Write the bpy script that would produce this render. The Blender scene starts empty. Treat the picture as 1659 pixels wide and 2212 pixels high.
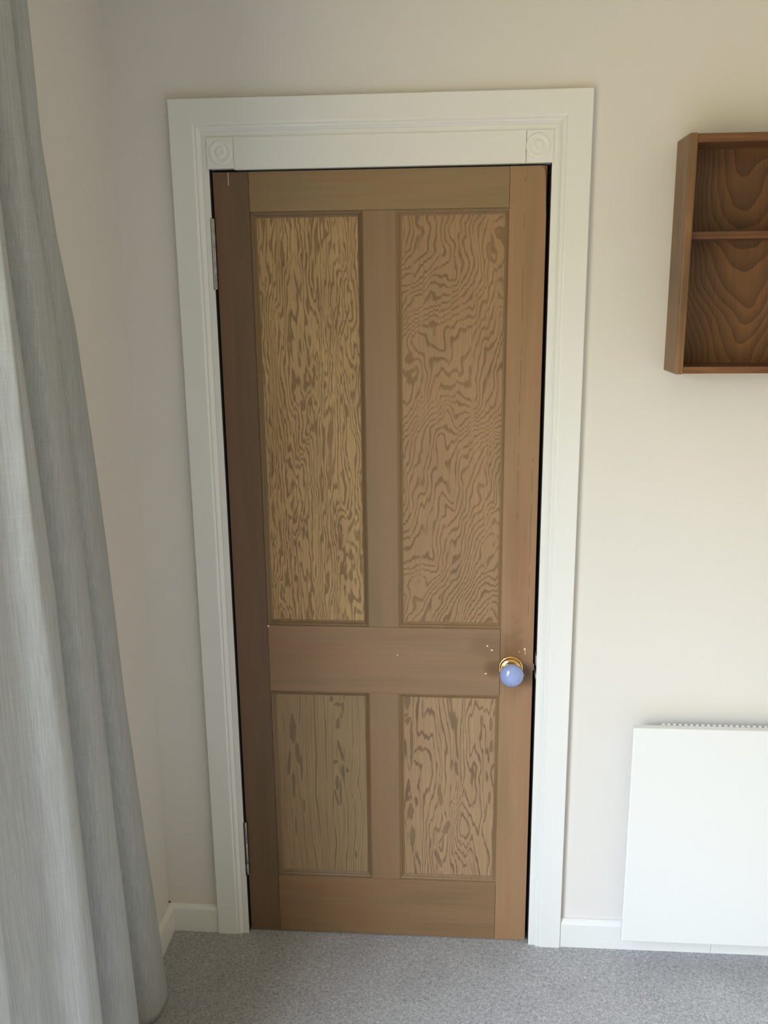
import bpy, bmesh, math, random
from mathutils import Vector, Matrix
PI = math.pi
S = bpy.context.scene
COL = S.collection
random.seed(7)

# ---------------------------------------------------------------- camera
cd = bpy.data.cameras.new('camera')
cam = bpy.data.objects.new('camera', cd)
COL.objects.link(cam)
cam.location = (0.5591, -2.1731, 1.7414)
cam.matrix_world = (Matrix.Translation(cam.location) @ Matrix.Rotation(0.07695, 4, 'Z')
                    @ Matrix.Rotation(1.3334, 4, 'X') @ Matrix.Rotation(-0.01102, 4, 'Z'))
cd.sensor_fit = 'VERTICAL'
cd.sensor_height = 24.0
cd.lens = 24.0 * 1960.0 / 2212.0
cd.clip_start = 0.02
S.camera = cam

# ---------------------------------------------------------------- world + daylight
w = bpy.data.worlds.new('sky')
S.world = w
w.use_nodes = True
wt = w.node_tree
bg = wt.nodes['Background']
tc = wt.nodes.new('ShaderNodeTexCoord')
sx = wt.nodes.new('ShaderNodeSeparateXYZ')
mr = wt.nodes.new('ShaderNodeMapRange')
cr = wt.nodes.new('ShaderNodeValToRGB')
wt.links.new(tc.outputs['Generated'], sx.inputs[0])
wt.links.new(sx.outputs[2], mr.inputs[0])
mr.inputs[1].default_value = -1.0
mr.inputs[2].default_value = 1.0
wt.links.new(mr.outputs[0], cr.inputs[0])
# garden below the horizon, hedge and trees up to a low skyline, bright overcast sky above
stops = [(0.0, (0.175, 0.152, 0.078)), (0.47, (0.21, 0.183, 0.098)), (0.55, (0.30, 0.285, 0.185)), (0.62, (0.72, 0.80, 0.87)), (1.0, (0.93, 1.08, 1.30))]
els = cr.color_ramp.elements
while len(els) < len(stops):
    els.new(0.5)
for i, (p, c) in enumerate(stops):
    els[i].position = p
    els[i].color = c + (1,)
wt.links.new(cr.outputs[0], bg.inputs[0])
bg.inputs[1].default_value = 10.0

# the window in the left wall (beside the camera, out of frame) lets the daylight in
WY0, WY1, WZ0, WZ1 = -3.05, -1.15, 0.40, 2.15
pl = bpy.data.lights.new('window_portal', 'AREA')
pl.shape = 'RECTANGLE'
pl.size, pl.size_y = WY1 - WY0, WZ1 - WZ0
pl.cycles.is_portal = True
po = bpy.data.objects.new('window_portal', pl)
COL.objects.link(po)
po.location = (-0.38, (WY0 + WY1) / 2, (WZ0 + WZ1) / 2)
po.rotation_euler = (PI / 2, 0, -PI / 2)

S.view_settings.view_transform = 'Standard'
S.view_settings.look = 'None'
S.view_settings.gamma = 1.0
S.view_settings.use_curve_mapping = False
S.view_settings.exposure = 1.32


# ---------------------------------------------------------------- material helpers
def lin(c):
    return tuple((v / 12.92 if v <= .04045 else ((v + .055) / 1.055) ** 2.4) for v in (x / 255 for x in c)) + (1,)


class NT:
    def __init__(s, name, rough=0.5, spec=0.5, metal=0.0):
        s.m = bpy.data.materials.new(name)
        s.m.use_nodes = True
        s.t = s.m.node_tree
        s.b = s.t.nodes['Principled BSDF']
        s.b.inputs['Roughness'].default_value = rough
        s.b.inputs['Specular IOR Level'].default_value = spec
        s.b.inputs['Metallic'].default_value = metal
        s.co = s.t.nodes.new('ShaderNodeTexCoord').outputs['Object']

    def n(s, kind, **kw):
        return s.t.nodes.new('ShaderNode' + kind)

    def link(s, a, b):
        s.t.links.new(a, b)

    def put(s, sock, v):
        if hasattr(v, 'links') or isinstance(v, bpy.types.NodeSocket):
            s.t.links.new(v, sock)
        else:
            sock.default_value = v

    def math(s, op, a, b=0.0, c=0.0, clamp=False):
        n = s.n('Math')
        n.operation = op
        n.use_clamp = clamp
        s.put(n.inputs[0], a)
        s.put(n.inputs[1], b)
        s.put(n.inputs[2], c)
        return n.outputs[0]

    def xyz(s, v=None):
        n = s.n('SeparateXYZ')
        s.link(v or s.co, n.inputs[0])
        return n.outputs[0], n.outputs[1], n.outputs[2]

    def vec(s, x, y, z):
        n = s.n('CombineXYZ')
        for i, v in enumerate((x, y, z)):
            s.put(n.inputs[i], v)
        return n.outputs[0]

    def mapping(s, scale, loc=(0, 0, 0), v=None):
        n = s.n('Mapping')
        s.link(v or s.co, n.inputs[0])
        n.inputs['Scale'].default_value = scale
        n.inputs['Location'].default_value = loc
        return n.outputs[0]

    def noise(s, v, scale=1.0, detail=2.0, rough=0.5, dist=0.0):
        n = s.n('TexNoise')
        s.link(v, n.inputs['Vector'])
        n.inputs['Scale'].default_value = scale
        n.inputs['Detail'].default_value = detail
        n.inputs['Roughness'].default_value = rough
        n.inputs['Distortion'].default_value = dist
        return n.outputs[0]

    def ramp(s, f, stops):
        n = s.n('ValToRGB')
        s.link(f, n.inputs[0])
        e = n.color_ramp.elements
        while len(e) < len(stops):
            e.new(0.5)
        for i, (p, c) in enumerate(stops):
            e[i].position = p
            e[i].color = c if len(c) == 4 else tuple(c) + (1,)
        return n.outputs[0]

    def mix(s, f, a, b, mode='MIX'):
        n = s.n('Mix')
        n.data_type = 'RGBA'
        n.blend_type = mode
        s.put(n.inputs[0], f)
        s.put(n.inputs[6], a)
        s.put(n.inputs[7], b)
        return n.outputs[2]

    def smooth(s, v, a, b):
        n = s.n('MapRange')
        n.interpolation_type = 'SMOOTHSTEP'
        s.put(n.inputs[0], v)
        n.inputs[1].default_value = a
        n.inputs[2].default_value = b
        n.inputs[3].default_value = 0
        n.inputs[4].default_value = 1
        return n.outputs[0]

    def bump(s, h, strength=0.2, dist=0.001):
        n = s.n('Bump')
        s.link(h, n.inputs['Height'])
        n.inputs['Strength'].default_value = strength
        n.inputs['Distance'].default_value = dist
        s.link(n.outputs[0], s.b.inputs['Normal'])

    def color(s, c):
        s.put(s.b.inputs['Base Color'], c)
        return s


def paint(name, c, rough, bump_scale=0, bump=0.1, spec=0.5, vary=0.03):
    t = NT(name, rough, spec)
    f = t.noise(t.mapping((3, 3, 3)), 1.0, 3)
    lo = tuple(x * (1 - vary) for x in c)
    t.color(t.ramp(f, [(0.3, lo), (0.7, c)]))
    if bump_scale:
        t.bump(t.noise(t.co, bump_scale, 3, 0.6), bump, 0.001)
    return t.m


M = {}
M['wall'] = paint('matt_wall_paint', (0.722, 0.696, 0.674), 0.9, 350, 0.12, 0.2, 0.015)
M['wall_warm'] = paint('warm_bounce_wall_tint', (0.71, 0.645, 0.51), 0.9, 350, 0.12, 0.2, 0.015)  # warmer tint on the unseen walls, added for warm bounce light
M['white'] = paint('white_eggshell_woodwork', (0.765, 0.768, 0.768), 0.28, 60, 0.02, 0.5, 0.01)
M['ceil'] = paint('ceiling_paint', (0.82, 0.79, 0.72), 0.95)
M['heater'] = paint('white_powder_coat', (0.742, 0.745, 0.745), 0.38, 0, 0, 0.5, 0.005)
M['dark'] = paint('dark_gap_shade', (0.012, 0.011, 0.012), 0.8)  # near-black colour that stands in for shade in the gaps round the door
M['slot'] = paint('grille_shadow_grey', (0.12, 0.12, 0.12), 0.7)
M['filler'] = paint('pink_white_filler', (0.85, 0.68, 0.60), 0.8)


def plain_wood(name, c, along='z', dark=0.82, rough=0.42, extra=None):
    """fine straight grained stripped softwood"""
    t = NT(name, rough, 0.35)
    sc = {'z': (160, 160, 3.0), 'x': (3.0, 160, 160), 'y': (160, 3, 160)}[along]
    big = {'z': (14, 14, 1.2), 'x': (1.2, 14, 14), 'y': (14, 1.2, 14)}[along]
    f = t.noise(t.mapping(sc), 1.0, 4, 0.6, 0.4)
    g = t.noise(t.mapping(big, (3.1, 1.7, 0.4)), 1.0, 3, 0.55, 0.8)
    dark = 1 - (1 - dark) * 0.6
    a = tuple(x * dark for x in c)
    b = tuple(min(1, x * (2 - dark) * 0.99) for x in c)
    col = t.ramp(f, [(0.30, a), (0.70, b)])
    red = t.ramp(g, [(0.30, (0.86, 0.90, 0.86)), (0.52, (1, 1, 1)), (0.72, (1.0, 0.90, 0.86))])
    col = t.mix(1.0, col, red, 'MULTIPLY')
    if extra:
        col = extra(t, col)
    t.color(col)
    t.bump(f, 0.10, 0.0006)
    return t.m


def stain(cx, cz, rx, rz, amount, tint=(0.62, 0.55, 0.50)):
    """a dark handling mark with its own outline"""
    def fn(t, col):
        x, y, z = t.xyz()
        dx = t.math('DIVIDE', t.math('SUBTRACT', x, cx), rx)
        dz = t.math('DIVIDE', t.math('SUBTRACT', z, cz), rz)
        r = t.math('SQRT', t.math('ADD', t.math('MULTIPLY', dx, dx), t.math('MULTIPLY', dz, dz)))
        r = t.math('ADD', r, t.math('MULTIPLY', t.math('SUBTRACT', t.noise(t.mapping((30, 30, 30)), 1, 3), 0.5), 0.7))
        k = t.math('MULTIPLY', t.math('SUBTRACT', 1.0, t.smooth(r, 0.25, 1.15)), amount)
        return t.mix(k, col, t.mix(1.0, col, tint + (1,), 'MULTIPLY'))
    return fn


def chain(*fs):
    def fn(t, col):
        for f in fs:
            col = f(t, col)
        return col
    return fn


def crack(cx, z0, z1, wob=0.002):
    def fn(t, col):
        x, y, z = t.xyz()
        n = t.math('MULTIPLY', t.math('SUBTRACT', t.noise(t.mapping((0.1, 0.1, 9)), 1, 3), 0.5), wob * 3)
        d = t.math('ABSOLUTE', t.math('SUBTRACT', t.math('ADD', x, n), cx))
        k = t.math('SUBTRACT', 1.0, t.smooth(d, 0.0003, 0.0011))
        dash = t.smooth(t.noise(t.mapping((0.1, 0.1, 22), (5, cx * 40, 2)), 1, 2), 0.44, 0.52)
        zr = t.math('MULTIPLY', t.math('GREATER_THAN', z, z0), t.math('LESS_THAN', z, z1))
        k = t.math('MULTIPLY', t.math('MULTIPLY', k, dash), t.math('MULTIPLY', zr, 0.6))
        return t.mix(k, col, (0.07, 0.04, 0.025, 1))
    return fn


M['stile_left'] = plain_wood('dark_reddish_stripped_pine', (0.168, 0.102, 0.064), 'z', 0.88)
M['stile_right'] = plain_wood('warm_stripped_pine', (0.315, 0.187, 0.102), 'z', 0.90, 0.42,
                              chain(stain(0.715, 0.83, 0.055, 0.12, 0.8), stain(0.750, 0.79, 0.035, 0.035, 0.8, (0.45, 0.42, 0.36)),
                                    stain(0.725, 1.10, 0.03, 0.26, 0.5, (0.82, 0.66, 0.66)),
                                    crack(0.718, 1.2, 1.99), crack(0.752, 0.95, 1.35)))
M['top_rail'] = plain_wood('olive_brown_stripped_pine', (0.262, 0.178, 0.094), 'x', 0.92)
M['lock_rail'] = plain_wood('stripped_pine_lock_rail', (0.265, 0.161, 0.091), 'x', 0.90, 0.42,
                            chain(stain(0.655, 0.870, 0.06, 0.045, 0.4), stain(0.669, 0.801, 0.028, 0.030, 0.75, (0.60, 0.50, 0.38)),
                                  stain(0.16, 0.83, 0.16, 0.10, 0.35, (0.80, 0.78, 0.70))))
M['bottom_rail'] = plain_wood('stripped_pine_bottom_rail', (0.240, 0.147, 0.077), 'x', 0.90, 0.42,
                              stain(0.18, 0.07, 0.2, 0.12, 0.3, (0.8, 0.74, 0.7)))
M['mullion'] = plain_wood('stripped_pine_mullion', (0.255, 0.158, 0.090), 'z', 0.92)
M['mould'] = plain_wood('stripped_pine_moulding', (0.225, 0.138, 0.072), 'z', 0.85, 0.42)
M['mould_dark'] = plain_wood('darker_stripped_pine_moulding', (0.190, 0.116, 0.062), 'z', 0.85, 0.42)


def veneer(name, light, darkc, seed, slope, freq, sx, sz, amp, width, jag=0.006, jagf=260, drift=0.0,
           blotch=0.35, detail=3.0, blobs=(), vlines=0.5, fine=0.0, patches=()):
    """rotary cut fir plywood: contour bands of a slow height field, with ragged vertical fibres"""
    t = NT(name, 0.5, 0.3)
    x, y, z = t.xyz()
    # ragged fibres: vertical shift that changes quickly across the grain
    j = t.math('MULTIPLY', t.math('SUBTRACT', t.noise(t.vec(t.math('MULTIPLY', x, jagf), seed, t.math('MULTIPLY', z, 6.0)), 1, 3, 0.65), 0.5), jag * 4)
    zz = t.math('ADD', z, j)
    base = t.noise(t.vec(t.math('MULTIPLY', x, sx), seed * 1.7, t.math('MULTIPLY', zz, sz)), 1.0, detail, 0.5, 0.35)
    mid = t.noise(t.vec(t.math('MULTIPLY', x, sx * 3.3), seed * 2.9, t.math('MULTIPLY', zz, sz * 2.6)), 1.0, 2, 0.5, 0.2)
    h = t.math('MULTIPLY', base, amp)
    h = t.math('ADD', h, t.math('MULTIPLY', mid, amp * 0.16))
    h = t.math('ADD', h, t.math('MULTIPLY', x, slope))
    h = t.math('ADD', h, t.math('MULTIPLY', zz, drift))
    for (bx, bz, rx, rz, a) in blobs:
        dx = t.math('DIVIDE', t.math('SUBTRACT', x, bx), rx)
        dz = t.math('DIVIDE', t.math('SUBTRACT', zz, bz), rz)
        r2 = t.math('ADD', t.math('MULTIPLY', dx, dx), t.math('MULTIPLY', dz, dz))
        h = t.math('ADD', h, t.math('MULTIPLY', t.math('EXPONENT', t.math('MULTIPLY', r2, -1.0)), a))
    fr = t.math('FRACT', t.math('MULTIPLY', h, freq))
    # asymmetric band: dark latewood edge with one crisp side
    up = t.smooth(fr, 1.0 - width * 1.25, 1.0 - width * 0.75)
    dn = t.math('SUBTRACT', 1.0, t.smooth(fr, 0.93, 1.0))
    band = t.math('MULTIPLY', up, dn)
    # broken up along its length
    brk = t.noise(t.mapping((55, 1, 9), (seed, 0, seed)), 1.0, 3, 0.6)
    band = t.math('MULTIPLY', band, t.smooth(brk, 0.28, 0.50))
    if fine:
        f2 = t.math('FRACT', t.math('MULTIPLY', h, freq * 3.0))
        b2 = t.math('MULTIPLY', t.smooth(f2, 0.45, 0.75), t.math('SUBTRACT', 1.0, t.smooth(f2, 0.85, 1.0)))
        band = t.math('MAXIMUM', band, t.math('MULTIPLY', b2, fine))
    if patches:
        jg = t.math('MULTIPLY', t.math('SUBTRACT', t.noise(t.vec(t.math('MULTIPLY', x, 160), seed, t.math('MULTIPLY', z, 34.0)), 1, 3, 0.6), 0.5), 1.5)
        tot = None
        for (bx, bz, rx, rz, lean) in patches:
            dx = t.math('DIVIDE', t.math('SUBTRACT', t.math('SUBTRACT', x, bx), t.math('MULTIPLY', t.math('SUBTRACT', z, bz), lean)), rx)
            dz = t.math('DIVIDE', t.math('SUBTRACT', zz, bz), rz)
            r2 = t.math('ADD', t.math('MULTIPLY', dx, dx), t.math('MULTIPLY', dz, dz))
            g_ = t.math('SUBTRACT', 1.0, t.math('SQRT', r2))
            tot = g_ if tot is None else t.math('MAXIMUM', tot, g_)
        pm = t.smooth(t.math('ADD', tot, jg), 0.0, 0.10)
        # a clear border of light wood keeps the patch apart from the lines round it
        band = t.math('MULTIPLY', band, t.math('SUBTRACT', 1.0, t.math('MULTIPLY', t.smooth(tot, -0.9, -0.3), 0.75)))
        band = t.math('MAXIMUM', band, t.math('MULTIPLY', pm, 0.85))
    fib = t.noise(t.mapping((420, 1, 7), (0, seed, 0)), 1.0, 3, 0.6)
    tone = t.noise(t.mapping((9, 1, 3.5), (seed, 0, 2 * seed)), 1.0, 3, 0.6)
    l2 = tuple(v * 0.84 for v in light)
    l3 = tuple(min(1, v * 1.13) for v in light)
    lt = t.ramp(fib, [(0.3, l2), (0.7, l3)])
    lt = t.mix(blotch, lt, t.mix(1.0, lt, t.ramp(tone, [(0.3, (0.62, 0.60, 0.56)), (0.7, (1.15, 1.12, 1.05))]), 'MULTIPLY'))
    dk = t.ramp(tone, [(0.35, tuple(v * 0.82 for v in darkc)), (0.7, tuple(v * 1.15 for v in darkc))])
    t.color(t.mix(band, lt, dk))
    t.bump(band, 0.12, 0.0006)
    return t.m


M['panel_a'] = veneer('honey_fir_veneer_fine', (0.430, 0.285, 0.142), (0.225, 0.138, 0.064), 3.3, 30, 3.3, 13, 3.0, 5.0, 0.44, 0.009, 360, 0.3,
                      0.45, 4, (), 0.5)
M['panel_b'] = veneer('brown_fir_veneer_wavy', (0.335, 0.212, 0.118), (0.215, 0.130, 0.064), 8.1, -17, 3.1, 5.6, 3.2, 6.4, 0.35, 0.0050, 200, 10.0,
                      0.22, 3.0, (), 0.5)
pc = [(.141, .616, .0090, .044, 0), (.152, .548, .0075, .032, -.1), (.128, .515, .0050, .040, .1), (.138, .455, .0050, .046, 0), (.161, .505, .0040, .040, 0),
      (.247, .705, .0060, .012, 0), (.263, .690, .0110, .006, 0), (.277, .680, .0030, .018, 0), (.262, .634, .0065, .018, 0), (.267, .560, .0048, .034, -.25),
      (.253, .524, .0080, .006, 0), (.256, .463, .0055, .024, 0), (.266, .430, .0032, .040, 0), (.285, .500, .0055, .008, 0), (.254, .418, .0035, .024, -.2),
      (.165, .392, .0030, .024, 0), (.140, .330, .0025, .040, 0), (.304, .245, .0035, .014, 0)]
M['panel_c'] = veneer('calm_fir_veneer', (0.300, 0.205, 0.115), (0.175, 0.116, 0.062), 5.2, 50, 1.0, 8, 1.6, 4.0, 0.13, 0.005, 240, 0.0,
                      0.25, 2, ((.150, .50, .020, .12, 0.9), (.262, .56, .018, .12, 0.9), (.30, .46, .02, .05, .8)), 0.5, 0.32, pc)
pd = [(.446, .704, .0085, .022, 0), (.457, .585, .0045, .070, 0), (.453, .380, .0090, .024, .1), (.459, .300, .0075, .040, 0), (.448, .650, .0080, .010, .3),
      (.664, .645, .0045, .022, 0), (.666, .580, .0045, .020, 0), (.664, .430, .0045, .020, 0), (.550, .334, .0090, .022, .3), (.536, .300, .0040, .018, .5),
      (.530, .238, .0060, .030, -.35), (.533, .432, .0060, .036, -.1), (.575, .515, .0050, .026, -.1)]
M['panel_d'] = veneer('bold_fir_veneer', (0.355, 0.232, 0.136), (0.195, 0.124, 0.068), 11.7, 30, 2.0, 11, 2.4, 6.5, 0.32, 0.0085, 230, 0.0,
                      0.22, 3, ((0.60, 0.33, 0.03, 0.08, 1.6), (.575, .45, .015, .06, -1.2)), 0.5, 0.0, pd)


def walnut(name, c1, c2, along, cathedral=False):
    t = NT(name, 0.42, 0.35)
    x, y, z = t.xyz()
    if cathedral:
        # nested flame figure of the back board
        zz = t.math('ADD', z, t.math('MULTIPLY', t.noise(t.mapping((5, 1, 5), (2, 0, 1)), 1, 3), 0.16))
        u = t.math('SUBTRACT', x, 0.165)
        u = t.math('ADD', u, t.math('MULTIPLY', t.math('SUBTRACT', t.noise(t.mapping((4, 1, 3)), 1, 2), 0.5), 0.16))
        h = t.math('ADD', t.math('MULTIPLY', t.math('MULTIPLY', u, u), 210.0),
                   t.math('MULTIPLY', t.math('SUBTRACT', 0.62, zz), 9.5))
        fr = t.math('FRACT', t.math('MULTIPLY', h, 1.9))
        band = t.math('POWER', fr, 1.3)
    else:
        sc = {'z': (60, 60, 3), 'x': (3, 60, 60)}[along]
        band = t.noise(t.mapping(sc), 1.0, 4, 0.6, 0.7)
        band = t.smooth(band, 0.3, 0.75)
    fib = t.noise(t.mapping({'z': (260, 260, 5), 'x': (5, 260, 260)}[along]), 1.0, 3, 0.6)
    tone = t.noise(t.mapping((6, 6, 4), (1, 4, 2)), 1.0, 3, 0.6)
    col = t.mix(band, c1 + (1,), c2 + (1,))
    col = t.mix(1.0, col, t.ramp(fib, [(0.3, (0.82, 0.82, 0.82)), (0.7, (1.12, 1.1, 1.08))]), 'MULTIPLY')
    col = t.mix(1.0, col, t.ramp(tone, [(0.35, (0.75, 0.72, 0.68)), (0.65, (1.15, 1.1, 1.05))]), 'MULTIPLY')
    t.color(col)
    t.bump(fib, 0.08, 0.0005)
    return t.m


M['wal_side'] = walnut('oiled_walnut_side', (0.245, 0.140, 0.072), (0.190, 0.105, 0.052), 'z')
M['wal_x'] = walnut('oiled_walnut_board', (0.205, 0.098, 0.045), (0.12, 0.056, 0.026), 'x')
M['wal_back'] = walnut('figured_walnut_back', (0.165, 0.082, 0.036), (0.088, 0.042, 0.020), 'z', True)

t = NT('aged_steel_hinge', 0.5, 0.5, 0.5)
t.color(t.ramp(t.noise(t.mapping((90, 90, 60)), 1, 3), [(0.3, (0.26, 0.26, 0.24)), (0.7, (0.46, 0.46, 0.43))]))
M['steel'] = t.m
t = NT('polished_brass', 0.16, 0.5, 1.0)
t.color(t.ramp(t.noise(t.mapping((40, 40, 40)), 1, 2), [(0.3, (0.80, 0.52, 0.20)), (0.7, (0.90, 0.64, 0.30))]))
M['brass'] = t.m
t = NT('periwinkle_glazed_ceramic', 0.09, 0.5)
t.color(t.ramp(t.noise(t.mapping((25, 25, 25)), 1, 2), [(0.3, (0.265, 0.335, 0.620)), (0.7, (0.280, 0.355, 0.645))]))
t.b.inputs['Coat Weight'].default_value = 0.5
t.b.inputs['Coat Roughness'].default_value = 0.05
M['ceramic'] = t.m

# carpet
t = NT('grey_cut_pile_carpet', 1.0, 0.05)
f = t.noise(t.mapping((1, 1, 1)), 420, 3, 0.75)
g = t.noise(t.mapping((1, 1, 1), (7, 3, 0)), 130, 3, 0.6, 0.8)
h = t.math('ADD', t.math('MULTIPLY', f, 0.65), t.math('MULTIPLY', g, 0.35))
big = t.noise(t.mapping((7, 7, 7)), 1, 3)
c = t.ramp(h, [(0.38, (0.21, 0.21, 0.22)), (0.5, (0.43, 0.43, 0.452)), (0.62, (0.69, 0.69, 0.72))])
c = t.mix(1.0, c, t.ramp(big, [(0.3, (0.93, 0.93, 0.94)), (0.7, (1.05, 1.05, 1.04))]), 'MULTIPLY')
t.color(c)
t.b.inputs['Sheen Weight'].default_value = 0.15
t.bump(h, 0.9, 0.004)
M['carpet'] = t.m

# curtain: linen look cloth, a little light passes through
t = NT('grey_linen_curtain', 0.75, 0.25)
v = t.noise(t.mapping((420, 420, 9)), 1.0, 4, 0.7)
hh = t.noise(t.mapping((14, 14, 520)), 1.0, 3, 0.7)
wv = t.math('ADD', t.math('MULTIPLY', v, 0.80), t.math('MULTIPLY', hh, 0.20))
c = t.ramp(wv, [(0.30, (0.37, 0.385, 0.395)), (0.5, (0.47, 0.485, 0.495)), (0.70, (0.58, 0.60, 0.61))])
t.color(c)
t.bump(wv, 0.25, 0.0008)
tr = t.n('BsdfTranslucent')
t.link(c, tr.inputs[0])
mx = t.n('MixShader')
mx.inputs[0].default_value = 0.22
t.link(t.b.outputs[0], mx.inputs[1])
t.link(tr.outputs[0], mx.inputs[2])
t.link(mx.outputs[0], t.t.nodes['Material Output'].inputs[0])
M['curtain'] = t.m


# ---------------------------------------------------------------- mesh helpers
def box(bm, x0, x1, y0, y1, z0, z1, mi=0, bev=0.0):
    vs = [bm.verts.new((x, y, z)) for x in (x0, x1) for y in (y0, y1) for z in (z0, z1)]
    fs = []
    for q in ((0, 1, 3, 2), (4, 6, 7, 5), (0, 4, 5, 1), (2, 3, 7, 6), (0, 2, 6, 4), (1, 5, 7, 3)):
        f = bm.faces.new([vs[i] for i in q])
        f.material_index = mi
        fs.append(f)
    if bev:
        es = list({e for f in fs for e in f.edges})
        bmesh.ops.bevel(bm, geom=es, offset=bev, segments=2, affect='EDGES', profile=0.5)
    return fs


def prism_xz(bm, pts, y0, y1, mi=0, back=None):
    """outline in x,z extruded along y; `back` may hold another outline for the y1 end"""
    b = back or pts
    A = [bm.verts.new((p[0], y0, p[1])) for p in pts]
    B = [bm.verts.new((p[0], y1, p[1])) for p in b]
    n = len(pts)
    fs = [bm.faces.new(A), bm.faces.new(B[::-1])]
    for i in range(n):
        fs.append(bm.faces.new((A[i], B[i], B[(i + 1) % n], A[(i + 1) % n])))
    for f in fs:
        f.material_index = mi
    return fs


def lathe(bm, prof, centre, axis='y', n=48, mi=0, caps=True):
    """prof: (radius, distance) pairs along the axis, towards -y when axis is y"""
    rings = []
    for r, d in prof:
        ring = []
        for i in range(n):
            a = 2 * PI * i / n
            if axis == 'y':
                p = (centre[0] + r * math.cos(a), centre[1] - d, centre[2] + r * math.sin(a))
            else:
                p = (centre[0] + r * math.cos(a), centre[1] + r * math.sin(a), centre[2] + d)
            ring.append(bm.verts.new(p))
        rings.append(ring)
    for a, b in zip(rings, rings[1:]):
        for i in range(n):
            f = bm.faces.new((a[i], a[(i + 1) % n], b[(i + 1) % n], b[i]))
            f.smooth = True
            f.material_index = mi
    if caps:
        for r in (rings[0], rings[-1]):
            f = bm.faces.new(r)
            f.material_index = mi


def obj(name, bm, mats, parent=None, smooth=False, auto=None):
    bmesh.ops.recalc_face_normals(bm, faces=bm.faces)
    me = bpy.data.meshes.new(name)
    bm.to_mesh(me)
    bm.free()
    if not isinstance(mats, (list, tuple)):
        mats = [mats]
    for m in mats:
        me.materials.append(m)
    if smooth:
        for p in me.polygons:
            p.use_smooth = True
    o = bpy.data.objects.new(name, me)
    COL.objects.link(o)
    if parent:
        o.parent = parent
    return o


def tag(o, label=None, cat=None, kind=None, group=None):
    for k, v in (('label', label), ('category', cat), ('kind', kind), ('group', group)):
        if v:
            o[k] = v
    return o


def empty(name, loc, label=None, cat=None, kind=None):
    o = bpy.data.objects.new(name, None)
    COL.objects.link(o)
    o.location = loc
    o.empty_display_size = 0.1
    return tag(o, label, cat, kind)


def NB():
    return bmesh.new()


# ---------------------------------------------------------------- room shell
XL, XR, YF, YB, ZC = -0.228, 3.1, 0.0, -4.0, 2.55     # left wall, right wall, door wall, rear wall, ceiling
OX0, OX1, OZ = 0.0, 0.775, 2.085                       # structural opening of the doorway

b = NB(); box(b, XL - .3, XR + .3, YB - .3, 1.0, -0.1, 0.0)
tag(obj('floor', b, M['carpet']), 'grey cut-pile carpet covering the floor in front of the door', 'floor', 'structure')
b = NB(); box(b, XL - .3, XR + .3, YB - .3, 1.0, ZC, ZC + .1)
tag(obj('ceiling', b, M['ceil']), 'off-white ceiling above the picture', 'ceiling', 'structure')
b = NB()
box(b, XL - .15, OX0, 0, .12, 0, ZC)
box(b, OX1, XR + .15, 0, .12, 0, ZC)
box(b, OX0, OX1, 0, .12, OZ, ZC)
tag(obj('wall_back', b, M['wall']), 'warm off-white painted wall around the wooden door', 'wall', 'structure')
b = NB()
box(b, XL - .15, XL, WY1, 0, 0, ZC)
box(b, XL - .15, XL, YB, WY0, 0, ZC)
box(b, XL - .15, XL, WY0, WY1, 0, WZ0)
box(b, XL - .15, XL, WY0, WY1, WZ1, ZC)
tag(obj('wall_left', b, M['wall']), 'off-white side wall behind the grey curtain', 'wall', 'structure')
b = NB(); box(b, XR, XR + .15, YB, 0, 0, ZC)
tag(obj('wall_right', b, M['wall_warm']), 'wall outside the right of the picture, tinted warm for bounce light', 'wall', 'structure')
b = NB(); box(b, XL - .15, XR + .15, YB - .15, YB, 0, ZC)
tag(obj('wall_front', b, M['wall_warm']), 'wall behind the viewer, tinted warm for bounce light', 'wall', 'structure')

# window out of frame on the left that lights the room
win = empty('window_1', (XL - .08, (WY0 + WY1) / 2, WZ0), 'white framed window in the side wall beyond the curtain', 'window', 'structure')
hw, hh_ = (WY1 - WY0) / 2, WZ1 - WZ0
b = NB()
box(b, -.03, .03, -hw, -hw + .05, 0, hh_)
box(b, -.03, .03, hw - .05, hw, 0, hh_)
box(b, -.03, .03, -hw + .05, hw - .05, 0, .05)
box(b, -.03, .03, -hw + .05, hw - .05, hh_ - .05, hh_)
box(b, -.02, .02, -.02, .02, .05, hh_ - .05)
obj('window_frame', b, M['white'], win)

# near-black sheet painted as the unlit void behind the door
b = NB()
box(b, -.05, .83, .125, .14, 0, 2.12)
tag(obj('wall_dark_void', b, M['dark']), 'near-black sheet standing in for unlit space behind the closed wooden door', 'wall', 'structure')


# ---------------------------------------------------------------- skirting boards
def skirt_profile(t_=.016, h=.082):
    return [(0, 0), (-t_, 0), (-t_, h - .012), (-t_ + .0045, h - .004), (-t_ + .010, h), (0, h)]


def skirt_x(name, x0, x1, label):
    b = NB()
    pr = skirt_profile()
    A = [b.verts.new((x0, y, z)) for y, z in pr]
    B = [b.verts.new((x1, y, z)) for y, z in pr]
    b.faces.new(A); b.faces.new(B[::-1])
    for i in range(len(pr)):
        b.faces.new((A[i], B[i], B[(i + 1) % len(pr)], A[(i + 1) % len(pr)]))
    return tag(obj(name, b, M['white']), label, 'skirting board', 'structure')


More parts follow.
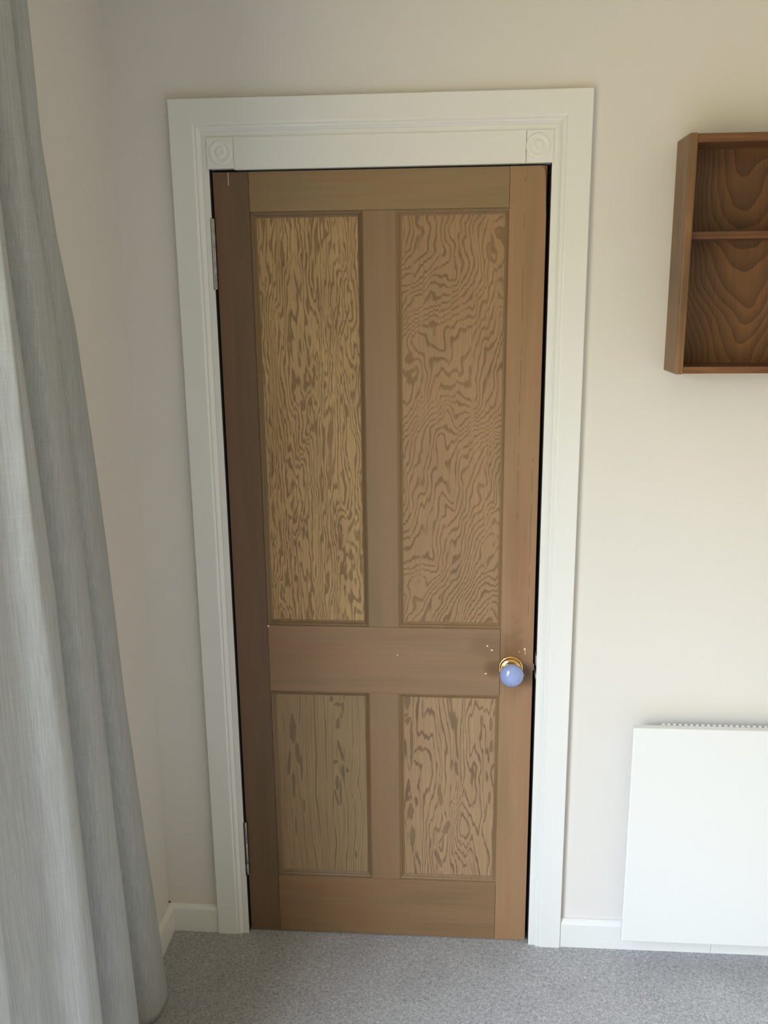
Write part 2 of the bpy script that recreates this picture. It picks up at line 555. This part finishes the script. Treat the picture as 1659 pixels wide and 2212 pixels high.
skirt_x('baseboard_back_left', XL, -0.086, 'short white skirting board between the corner and the door frame')
skirt_x('baseboard_back_right', 0.8605, 1.262, 'white skirting board between the door frame and the heater')
skirt_x('baseboard_back_far_right', 1.2628, XR, 'white skirting board continuing beneath the heater')
b = NB()
pr = [(-y, z) for y, z in skirt_profile()]
A = [b.verts.new((XL + x, -0.0, z)) for x, z in pr]
B = [b.verts.new((XL + x, YB, z)) for x, z in pr]
b.faces.new(A); b.faces.new(B[::-1])
for i in range(len(pr)):
    b.faces.new((A[i], B[i], B[(i + 1) % len(pr)], A[(i + 1) % len(pr)]))
tag(obj('baseboard_left', b, M['white']), 'white skirting board along the side wall behind the curtain', 'skirting board', 'structure')

# ---------------------------------------------------------------- door casing
trim = empty('trim_1', (OX0, 0, 0), 'white moulded architrave framing the wooden door', 'door frame', 'structure')
# profile: distance outward from the opening, depth from the wall
prof = [(0, .01), (0, -.0115), (.001, -.0125), (.013, -.0125), (.0142, -.0117), (.0158, -.0117), (.0172, -.0128),
        (.0195, -.0155), (.022, -.0175), (.0245, -.0180), (.0262, -.0176), (.027, -.0172), (.0285, -.0173),
        (.031, -.0195), (.033, -.0200), (.0838, -.0200), (.0850, -.0190), (.0850, .0)]




def sweep(b, p0, p1, d0, d1):
    """p0,p1: inner corner points (x,z); d0,d1: outward direction at each end (mitre)"""
    A = [b.verts.new((p0[0] + d0[0] * u, y, p0[1] + d0[1] * u)) for u, y in prof]
    B = [b.verts.new((p1[0] + d1[0] * u, y, p1[1] + d1[1] * u)) for u, y in prof]
    n = len(prof)
    for i in range(n - 1):
        b.faces.new((A[i], B[i], B[i + 1], A[i + 1]))
    b.faces.new(A); b.faces.new(B[::-1])


kz = 0.083 / 0.085
b = NB(); sweep(b, (OX0, 0), (OX0, OZ), (-1, 0), (-1, kz)); obj('side_casing', b, M['white'], trim)
b = NB(); sweep(b, (OX1, 0), (OX1, OZ), (1, 0), (1, kz)); obj('side_casing', b, M['white'], trim)
b = NB(); sweep(b, (OX0, OZ), (OX1, OZ), (-1, kz), (1, kz)); obj('head_casing', b, M['white'], trim)
# head board filling the top of the opening with a roundel block at each end
b = NB()
prism_xz(b, [(0.060, 2.0165), (0.717, 2.0175), (0.717, 2.0860), (0.060, 2.0860)], -.0150, .03)
obj('head_board', b, M['white'], trim)


def roundel(x0, x1, z0, z1, cx, cz):
    b = NB()
    box(b, x0, x1, -.0160, .03, z0, z1, 0, .0006)
    o = obj('corner_block', b, M['white'], trim)
    b = NB()
    lathe(b, [(.0275, 0), (.0272, .0006), (.0240, .0013), (.0205, .0015), (.0185, .0010), (.0175, .0005), (.0165, .0004), (.0120, .0005),
              (.0110, .0013), (.0090, .0018), (.0060, .0018), (.0045, .0010), (.0030, .0008), (.0, .0008)][::1], (cx, -.0160, cz), n=56, caps=False)
    obj('roundel', b, M['white'], o)


roundel(-0.002, 0.0592, 2.0190, 2.0860, 0.0300, 2.0540)
roundel(0.7178, 0.7775, 2.0175, 2.0860, 0.7440, 2.0535)
# jamb strips and stops, coloured near-black as the shade inside the door gap
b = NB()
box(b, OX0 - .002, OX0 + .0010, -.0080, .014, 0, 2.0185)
obj('jamb_gap_shade', b, M['dark'], trim)
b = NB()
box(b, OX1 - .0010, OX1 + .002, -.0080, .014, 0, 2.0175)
obj('jamb_gap_shade', b, M['dark'], trim)
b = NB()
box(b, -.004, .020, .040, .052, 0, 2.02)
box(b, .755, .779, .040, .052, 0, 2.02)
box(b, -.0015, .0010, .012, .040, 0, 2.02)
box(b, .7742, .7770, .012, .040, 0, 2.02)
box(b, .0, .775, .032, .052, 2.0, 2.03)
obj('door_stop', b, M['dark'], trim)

# ---------------------------------------------------------------- the door
door = empty('door_1', (0, 0, 0), 'stripped pine four-panel door with figured fir panels, closed', 'door', 'structure')
TH = .034
LX0, LX1, LZ0, LZ1 = .0045, .7668, .004, 2.0135
SL, SR = .0880, .6835     # inner edges of the stiles
ML, MR = .3500, .4255
G = .0008
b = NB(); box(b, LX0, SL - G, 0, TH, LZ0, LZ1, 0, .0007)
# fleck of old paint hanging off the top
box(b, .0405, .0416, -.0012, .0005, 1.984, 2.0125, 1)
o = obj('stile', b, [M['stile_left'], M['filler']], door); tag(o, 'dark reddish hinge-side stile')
# lock stile: top corner planed away in a long curve
curve = [(.7530, 2.0135), (.7590, 2.0080), (.7620, 2.0000), (.7636, 1.9850), (.7646, 1.9650), (.7652, 1.9400), (.7668, 1.9000)]
outl = [(SR + G, LZ0), (LX1, LZ0)] + curve[::-1] + [(SR + G, LZ1)]
outb = [(SR + G, LZ0), (LX1, LZ0)] + [(LX1, z) if i else (LX1, LZ1) for i, (x, z) in enumerate(curve)][::-1] + [(SR + G, LZ1)]
b = NB()
prism_xz(b, outl, 0, .0055, 0, outb)
prism_xz(b, outb, .0055, TH, 0)


def dab(bm, x, z, rx, rz, seed=0, y=0.0, mi=1):
    r = random.Random(seed)
    n = 14
    c_ = bm.verts.new((x, y - .0011, z))
    ring = [bm.verts.new((x + rx * math.cos(2 * PI * i / n) * r.uniform(.8, 1.1), y - .00025, z + rz * math.sin(2 * PI * i / n) * r.uniform(.8, 1.1))) for i in range(n)]
    ring2 = [bm.verts.new((v.co.x, y + .0004, v.co.z)) for v in ring]
    for i in range(n):
        for q in ((c_, ring[i], ring[(i + 1) % n]), (ring[i], ring2[i], ring2[(i + 1) % n], ring[(i + 1) % n])):
            f = bm.faces.new(q)
            f.material_index = mi


dab(b, .7455, .8590, .0026, .0034, 1)
dab(b, .7468, .8520, .0006, .0110, 2)
dab(b, .7320, .8520, .0012, .0012, 3)
dab(b, .7450, .7885, .0016, .0016, 4)
obj('stile', b, [M['stile_right'], M['filler']], door)
b = NB(); box(b, SL, SR, .0, TH, 1.9255, LZ1, 0, .0007); obj('top_rail', b, M['top_rail'], door)
b = NB(); box(b, SL, SR, -.0002, TH, .7300, .9110, 0, .0007)
dab(b, .0895, .9095, .0028, .0028, 5)
dab(b, .4220, .8360, .0018, .0016, 6)
dab(b, .6510, .8655, .0026, .0022, 7)
dab(b, .6625, .8545, .0036, .0020, 8)
dab(b, .6480, .7900, .0034, .0018, 9)
obj('lock_rail', b, [M['lock_rail'], M['filler']], door)
b = NB(); box(b, SL, SR, .0, TH, LZ0, .1800, 0, .0007); obj('bottom_rail', b, M['bottom_rail'], door)
b = NB(); box(b, ML, MR, .0002, TH, .9115, 1.9250, 0, .0007); obj('mullion', b, M['mullion'], door)
b = NB(); box(b, ML - .001, MR - .0015, .0002, TH, .1805, .7295, 0, .0007); obj('mullion', b, M['mullion'], door)

DP = .0100    # panel recess
MW = .0130    # moulding width


def panel(x0, x1, z0, z1, m, mm, label):
    b = NB(); box(b, x0 + .002, x1 - .002, DP, DP + .009, z0 + .002, z1 - .002)
    o = tag(obj('panel', b, m, door), label)
    b = NB()
    # ogee moulding mitred round the panel
    pf = [(0, .0008), (.0016, .0006), (.0022, .0022), (.0040, .0028), (.0064, .0042), (.0084, .0066), (.0104, .0080), (.0118, .0083), (.0130, .0090), (.0130, .0105)]
    rings = []
    for u, y in pf:
        rings.append([b.verts.new(p) for p in ((x0 + u, y, z0 + u), (x1 - u, y, z0 + u), (x1 - u, y, z1 - u), (x0 + u, y, z1 - u))])
    back = [b.verts.new(p) for p in ((x0, .0105, z0), (x1, .0105, z0), (x1, .0105, z1), (x0, .0105, z1))]
    rings = [back] + rings
    for a, c2 in zip(rings, rings[1:]):
        for i in range(4):
            b.faces.new((a[i], a[(i + 1) % 4], c2[(i + 1) % 4], c2[i]))
    a, c2 = rings[-1], rings[0]
    for i in range(4):
        b.faces.new((a[i], a[(i + 1) % 4], c2[(i + 1) % 4], c2[i]))
    obj('panel_moulding', b, mm, door)
    return o


panel(SL, ML, .9115, 1.9250, M['panel_a'], M['mould_dark'], 'honey coloured panel with fine upright grain')
panel(MR, SR + .005, .9115, 1.9250, M['panel_b'], M['mould'], 'brown panel with wavy rippled grain')
panel(SL, ML - .001, .1805, .7295, M['panel_c'], M['mould_dark'], 'dull brown panel with calm grain and dark streaks')
panel(MR - .0015, SR + .004, .1805, .7295, M['panel_d'], M['mould'], 'brown panel with bold flame grain')

# hinges
def hinge(z0, z1, xs):
    b = NB()
    L = z1 - z0
    c_ = (xs, -.0080, z0)
    R_ = .0036
    cuts = [(0, .215 * L), (.215 * L, .61 * L), (.61 * L, L)]
    for i, (a, e) in enumerate(cuts):
        g = .0005
        lathe(b, [(.0, a + g), (R_ * .85, a + g), (R_, a + g + .0005), (R_, e - g - .0005), (R_ * .85, e - g), (0, e - g)], c_, 'z', 20, caps=False)
    lathe(b, [(R_ * .7, .001), (R_ * .7, L - .001)], c_, 'z', 14)
    o = tag(obj('hinge', b, M['steel'], door), 'aged steel butt hinge knuckle')
    b = NB()
    box(b, xs - .0048, xs - .0030, -.0128, .030, z0 - .0012, z1 + .0012)
    box(b, xs + .0028, xs + .0044, -.0020, .0300, z0 - .0008, z1 + .0008)
    obj('hinge_leaf', b, M['dark'], o)  # leaves coloured near-black as the shaded recess round the knuckle


hinge(1.7520, 1.9120, .0022)
hinge(.1830, .3440, .0045)

# knob
KX, KZ = .7110, .8075
b = NB()
lathe(b, [(.0, -.001), (.0320, -.001), (.0322, .0020), (.0308, .0042), (.0278, .0050), (.0262, .0042), (.0238, .0046), (.0200, .0064), (.0178, .0074),
          (.0150, .0074), (.0125, .0085), (.0115, .0130), (.0112, .0200), (.0125, .0240), (.0150, .0262), (.0160, .0285), (.0150, .0310), (0, .0310)],
      (KX, 0, KZ), n=64, caps=False)
kn = tag(obj('door_knob', b, M['brass'], door), 'polished brass rose and neck of the door knob')
b = NB()
pr = []
for i in range(25):
    a = PI * i / 24
    pr.append((.0298 * math.sin(a) ** .92 if 0 < i < 24 else 0.0, .0470 - .0205 * math.cos(a)))
lathe(b, pr, (KX, 0, KZ), n=64, caps=False)
tag(obj('knob_ball', b, M['ceramic'], kn, True), 'periwinkle blue ceramic knob')
# latch and keep at the edge of the lock stile
b = NB()
box(b, .7650, .7705, .0040, .0250, .8000, .8180, 0, .0008)
tag(obj('latch_bolt', b, M['steel'], door), 'small steel latch bolt')
b = NB()
box(b, .7728, .7758, -.0110, .022, .8190, .8460, 0, .0006)
box(b, .7728, .7758, -.0110, .022, .7830, .7990, 0, .0006)
obj('strike_plate', b, M['steel'], trim)

# ---------------------------------------------------------------- wall shelf (open walnut box)
SXO, SZO = 1.0475, 1.5600
SW, SH, SD, ST = 0.62, 0.4960, 0.113, 0.0175
shelf = empty('wall_shelf', (SXO, 0, SZO), 'dark walnut open wall shelf mounted right of the door', 'shelf')


def board(name, x0, x1, y0, y1, z0, z1, m, bev=.0012):
    b = NB()
    box(b, x0, x1, y0, y1, z0, z1, 0, bev)
    return obj(name, b, m, shelf)


def side_board(x0, x1, flip):
    b = NB()
    box(b, x0, x1, -SD, 0, -.0015, SH + .0015, 0, .0028)
    return obj('side_panel', b, M['wal_side'], shelf)


side_board(0, ST, False)
side_board(SW - ST, SW, True)
board('top_board', ST, SW - ST, -SD + .001, 0, SH - ST, SH, M['wal_x'])
board('bottom_board', ST, SW - ST, -SD + .001, 0, 0, .0150, M['wal_x'])
board('middle_shelf', ST, SW - ST, -SD + .020, -.006, .2850, .3015, M['wal_x'], .003)
board('back_panel', ST, SW - ST, -.0060, 0, .0150, SH - ST, M['wal_back'], 0)

# ---------------------------------------------------------------- panel heater
HX = 1.0110
heat = empty('panel_heater', (HX, 0, 0.076), 'flat white electric panel heater low on the wall below the shelf', 'heater')
HW, HH, HD = .95, .6120, .0800
b = NB()
box(b, 0, HW, -HD, -HD + .0215, 0, HH, 0, .0030)
o = obj('front_panel', b, M['heater'], heat)
b = NB()
box(b, .045, HW - .045, -HD + .0215, -.010, .020, HH - .030, 0, .002)
box(b, .10, .16, -.010, 0, .10, HH - .10)
box(b, HW - .16, HW - .10, -.010, 0, .10, HH - .10)
obj('back_body', b, M['heater'], heat)
b = NB()
# outlet grille: a lip with raked fins behind the front panel
gx0 = .072
box(b, .030, HW - .03, -HD + .0215, -HD + .0225, HH - .035, HH - .0015)
box(b, gx0, HW - .07, -HD + .0225, -HD + .0260, HH - .035, HH - .0030, 1)
k = 0
x = gx0
while x < HW - .08:
    vs = [(x, -HD + .0235, HH - .0008), (x + .0085, -HD + .0235, HH - .0008), (x + .0100, -HD + .0290, HH + .0004), (x + .0025, -HD + .0290, HH + .0004)]
    lo = [(p[0], p[1], p[2] - .010) for p in vs]
    V = [b.verts.new(p) for p in vs]; W = [b.verts.new(p) for p in lo]
    b.faces.new(V); b.faces.new(W[::-1])
    for i in range(4):
        b.faces.new((V[i], W[i], W[(i + 1) % 4], V[(i + 1) % 4]))
    x += .0138
obj('outlet_grille', b, [M['heater'], M['slot']], heat)

# ---------------------------------------------------------------- curtain
def lerp_tab(tab, z):
    for (z0, v0), (z1, v1) in zip(tab, tab[1:]):
        if z <= z1:
            f = max(0, (z - z0) / (z1 - z0))
            return v0 + (v1 - v0) * f
    return tab[-1][1]


# each fold line: its y as a function of height (the cloth fans out towards its foot), and how far it stands off the wall
def yl(base, zf):
    """fold position: foot, middle and top"""
    return [(0, base[0]), (1.0, base[1]), (2.0, base[2]), (2.55, base[3])]


lines = [
    # (x offset from the wall, [(z, y)...])
    (.066, [(0, -.262), (.18, -.288), (.54, -.340), (.9, -.390), (1.22, -.414), (1.42, -.437), (1.69, -.478), (1.84, -.522), (2.0, -.550), (2.22, -.556), (2.55, -.57)]),
    (.079, [(0, -.272), (.18, -.298), (.54, -.350), (.9, -.398), (1.22, -.422), (1.42, -.445), (1.69, -.485), (1.84, -.530), (2.0, -.558), (2.22, -.563), (2.55, -.575)]),
    (.079, yl((-.315, -.440, -.580, -.60), 0)),
    (.066, yl((-.355, -.470, -.600, -.615), 0)),
    (.012, yl((-.395, -.500, -.622, -.635), 0)),
    (.006, yl((-.480, -.555, -.650, -.665), 0)),
    (.020, yl((-.575, -.622, -.688, -.70), 0)),
    (.095, yl((-.590, -.632, -.704, -.72), 0)),
    (.130, [(0, -.592), (.23, -.602), (.71, -.632), (1.11, -.642), (1.46, -.662), (1.7, -.682), (1.9, -.727), (2.2, -.737), (2.55, -.75)]),
    (.134, yl((-.630, -.680, -.768, -.785), 0)),
    (.116, yl((-.668, -.712, -.792, -.81), 0)),
    (.050, yl((-.702, -.742, -.816, -.835), 0)),
    (.012, yl((-.760, -.785, -.850, -.865), 0)),
    (.030, yl((-.850, -.855, -.895, -.905), 0)),
    (.130, yl((-.866, -.872, -.915, -.93), 0)),
    (.178, [(0, -.875), (.5, -.880), (.8, -.885), (1.3, -.890), (1.5, -.905), (1.8, -.930), (2.55, -.95)]),
    (.184, yl((-.905, -.918, -.955, -.965), 0)),
    (.174, yl((-.930, -.938, -.968, -.975), 0)),
    (.140, yl((-.955, -.958, -.982, -.985), 0)),
    (.128, yl((-1.010, -1.000, -1.000, -1.000), 0)),
    (.126, yl((-1.050, -1.038, -1.020, -1.015), 0)),
    (.128, yl((-1.078, -1.062, -1.040, -1.03), 0)),
    (.096, yl((-1.108, -1.095, -1.065, -1.055), 0)),
    (.088, yl((-1.170, -1.150, -1.100, -1.085), 0)),
    (.095, yl((-1.230, -1.200, -1.130, -1.11), 0)),
    (.080, yl((-1.280, -1.240, -1.155, -1.14), 0)),
]
NZ, SUB = 120, 7


def catmull(p0, p1, p2, p3, t_):
    return 0.5 * ((2 * p1) + (-p0 + p2) * t_ + (2 * p0 - 5 * p1 + 4 * p2 - p3) * t_ * t_ + (-p0 + 3 * p1 - 3 * p2 + p3) * t_ ** 3)


b = NB()
grid = []
for k in range(NZ + 1):
    z = .012 + (ZC - .012) * k / NZ
    pts = []
    for i, (xo, tab) in enumerate(lines):
        wob = .006 * math.sin(2.1 * z + i * 1.7) + .003 * math.sin(5.3 * z + i * 2.9)
        if i < 3:
            wob *= .2
        pts.append(Vector((XL + xo + wob * (.25 if i < 17 else 1), lerp_tab(tab, z) + (.2 * wob if i > 1 else 0), z)))
    row = []
    n = len(pts)
    for i in range(n - 1):
        p0, p1, p2, p3 = pts[max(0, i - 1)], pts[i], pts[i + 1], pts[min(n - 1, i + 2)]
        for s_ in range(SUB):
            row.append(catmull(p0, p1, p2, p3, s_ / SUB))
    row.append(pts[-1])
    grid.append([b.verts.new(p) for p in row])
for a, c2 in zip(grid, grid[1:]):
    for i in range(len(a) - 1):
        f = b.faces.new((a[i], a[i + 1], c2[i + 1], c2[i]))
        f.smooth = True
cu = obj('curtain', b, M['curtain'])
md = cu.modifiers.new('cloth_thickness', 'SOLIDIFY')
md.thickness = .0022
md.offset = 0
tag(cu, 'grey linen curtain hanging in long folds at the left side wall', 'curtain')
